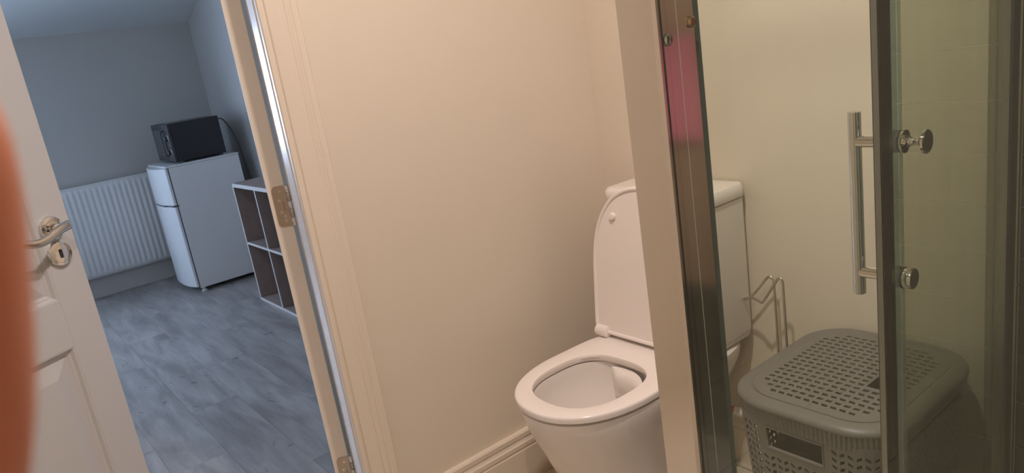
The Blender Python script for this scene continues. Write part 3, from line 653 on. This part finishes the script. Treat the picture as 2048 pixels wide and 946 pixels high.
# microwave
mw = thing('microwave', 'black microwave with two chrome-ringed dials on top of the white fridge', 'microwave', (1.33, 5.27, RZT))
X0, X1, Y0, Y1, Z0m, Z1m = 1.185, 1.495, 5.075, 5.505, RZT+.012, RZT+.262
obj('case', MB().box(X0, X1, Y0, Y1, Z0m, Z1m), M_BLACK, mw, bevel=.004)
dr = obj('door', MB().box(X0-.022, X0-.001, Y0+.095, Y1, Z0m+.002, Z1m-.002), M_BLACKM, mw, bevel=.004)
obj('door_window', MB().box(X0-.0245, X0-.0222, Y0+.125, Y1-.03, Z0m+.04, Z1m-.04), M_SMOKE, dr)
obj('door_handle', MB().tube([(X0-.022, Y0+.108, Z0m+.04), (X0-.045, Y0+.108, Z0m+.05), (X0-.045, Y0+.108, Z1m-.05), (X0-.022, Y0+.108, Z1m-.04)], .005, 8), M_BLACKM, dr)
cpn = obj('control_panel', MB().box(X0-.022, X0-.001, Y0, Y0+.0945, Z0m+.002, Z1m-.002), M_BLACKM, mw, bevel=.004)
for z in (Z0m+.155, Z0m+.065):
    kn = obj('dial', MB().lathe([(.021, 0), (.021, .004), (.018, .005), (.017, .02), (.014, .022), (0, .022)], (X0-.022, Y0+.047, z), (-1, 0, 0), 24), M_BLACKM, cpn, smooth=True)
    obj('dial_ring', MB().lathe([(.0235, 0), (.0245, .002), (.0225, .0045), (.0205, .002)], (X0-.0222, Y0+.047, z), (-1, 0, 0), 24), M_CHROME, kn, smooth=True)
obj('dial_marks', MB().box(X0-.0227, X0-.0221, Y0+.030, Y0+.062, Z0m+.100, Z0m+.122), M_GREY, cpn)
obj('name_plate', MB().box(X0-.0227, X0-.0221, Y0+.025, Y0+.065, Z1m-.038, Z1m-.030), M_GREY, cpn)
for x_, y_ in ((X0+.03, Y0+.03), (X0+.03, Y1-.03), (X1-.03, Y0+.03), (X1-.03, Y1-.03)):
    obj('foot', MB().lathe([(.011, 0), (.013, .013)], (x_, y_, RZT), (0, 0, 1), 12), M_GREY, mw)
obj('power_cable', MB().tube(bez([(X1-.002, 5.10, Z1m-.02), (X1+.035, 5.095, Z1m-.035), (X1+.072, 5.085, Z1m-.12), (X1+.092, 5.075, RZT+.035), (X1+.098, 5.06, RZT-.08), (X1+.112, 5.05, RZT-.25), (X1+.118, 5.04, .35)], 8), .0045, 8), M_BLACKM, mw, smooth=True)

# cube shelf: two columns of two boxes
SX0, SX1, SY0, SY1, SZ = 1.281, 1.60, 3.672, 4.41, .738
cs = thing('cube_shelf', 'taupe two by two cube shelf with pale edges beside the fridge', 'shelf unit', (1.44, 4.04, 0))
def board(nm, x0, x1, y0, y1, z0, z1, front=True):
    o = obj(nm, MB().box(x0+.0022, x1, y0, y1, z0, z1), M_OAKD, cs)
    obj('edging', MB().box(x0, x0+.002, y0, y1, z0, z1), M_OAKL, o)
board('top_panel', SX0, SX1, SY0, SY1, SZ-.022, SZ)
board('bottom_panel', SX0, SX1, SY0, SY1, .0, .016)
board('side_panel', SX0, SX1, SY1-.016, SY1, .0165, SZ-.0225)
board('side_panel', SX0, SX1, SY0, SY0+.016, .0165, SZ-.0225)
ym = (SY0+SY1)/2
board('divider', SX0+.001, SX1-.004, ym-.007, ym+.007, .0165, SZ-.0225)
board('shelf', SX0+.001, SX1-.004, SY0+.0165, ym-.0075, .361, .375); board('shelf', SX0+.001, SX1-.004, ym+.0075, SY1-.0165, .361, .375)
obj('back_panel', MB().box(SX1-.0035, SX1-.0005, SY0+.0165, SY1-.0165, .0165, SZ-.0225), M_OAKD, cs)

# ------------------------------------------------------------------ ceiling lamps
for i, (p, e) in enumerate(LAMPS):
    l = thing('downlight', ['recessed round ceiling downlight above the toilet, outside the picture', 'recessed round ceiling downlight near the doorway side, outside the picture'][i], 'lamp', (p[0], p[1], ZC), 'bathroom downlights')
    obj('ring', MB().lathe([(.040, 0), (.055, 0), (.055, -.006), (.045, -.010), (.040, -.006), (.040, 0)], (p[0], p[1], ZC), (0, 0, 1), 32), M_ALU, l, smooth=True)
    obj('diffuser', MB().lathe([(.039, -.001), (.039, -.004)], (p[0], p[1], ZC), (0, 0, 1), 32), M_LAMPGL, l)
    ld = bpy.data.lights.new('downlight_lamp', 'AREA'); ld.shape = 'DISK'; ld.size = .078; ld.energy = e; ld.color = LAMP_COL; ld.spread = PI
    lo = bpy.data.objects.new('downlight_lamp', ld); COL.objects.link(lo); lo.parent = l; lo.location = (0, 0, -.0125)

# ------------------------------------------------------------------ the photographer's finger that strays in at the left
def cw(x, y, z): return CAM @ Vector((x, y, -z))       # seen-from-the-hand coordinates: right, up, away
J = {  # joint: (right, up, away, radius)
 'wrist': (-.125, -.175, .055, .027), 'palm': (-.098, -.125, .052, .030), 'arm': (-.175, -.245, .06, .032),
 'i0': (-.064, -.082, .046, .0105), 'i1': (-.0485, -.045, .047, .0092), 'i2': (-.0389, -.014, .046, .0083), 'i3': (-.0380, .0066, .0450, .0066), 'i4': (-.0386, .0120, .0448, .0040),
 'm0': (-.080, -.076, .044, .0105), 'm1': (-.080, -.040, .060, .0092), 'm2': (-.074, -.030, .085, .0080), 'm3': (-.070, -.038, .098, .0062),
 'r0': (-.097, -.078, .046, .0100), 'r1': (-.102, -.045, .064, .0088), 'r2': (-.096, -.038, .088, .0076), 'r3': (-.092, -.047, .098, .0060),
 'p0': (-.113, -.086, .050, .0092), 'p1': (-.123, -.061, .066, .0078), 'p2': (-.119, -.055, .083, .0068), 'p3': (-.115, -.062, .092, .0054),
 't0': (-.083, -.138, .040, .0135), 't1': (-.060, -.122, .026, .0105), 't2': (-.048, -.098, .018, .0090), 't3': (-.044, -.080, .016, .0066)}
ED = [('arm', 'wrist'), ('wrist', 'palm'), ('palm', 'i0'), ('palm', 'm0'), ('palm', 'r0'), ('palm', 'p0'), ('wrist', 't0')]
for f_ in 'imrpt':
    ks = sorted(k for k in J if k[0] == f_ and k[1:].isdigit()); ED += list(zip(ks, ks[1:]))
hroot = thing('hand', "blurred orange fingertip of the photographer's hand at the left edge", 'hand', cw(*J['palm'][:3]))
keys = list(J); me = bpy.data.meshes.new('hand_skin')
me.from_pydata([cw(*J[k][:3])-hroot.location for k in keys], [(keys.index(a), keys.index(c)) for a, c in ED], [])
ho = bpy.data.objects.new('skin', me); COL.objects.link(ho); ho.parent = hroot; me.materials.append(M_SKIN)
smod = ho.modifiers.new('skin', 'SKIN'); smod.use_smooth_shade = True
for k, vtx in zip(keys, me.skin_vertices[0].data):
    vtx.radius = (J[k][3], J[k][3]); vtx.use_root = (k == 'palm')
ss = ho.modifiers.new('smooth', 'SUBSURF'); ss.levels = 2; ss.render_levels = 2
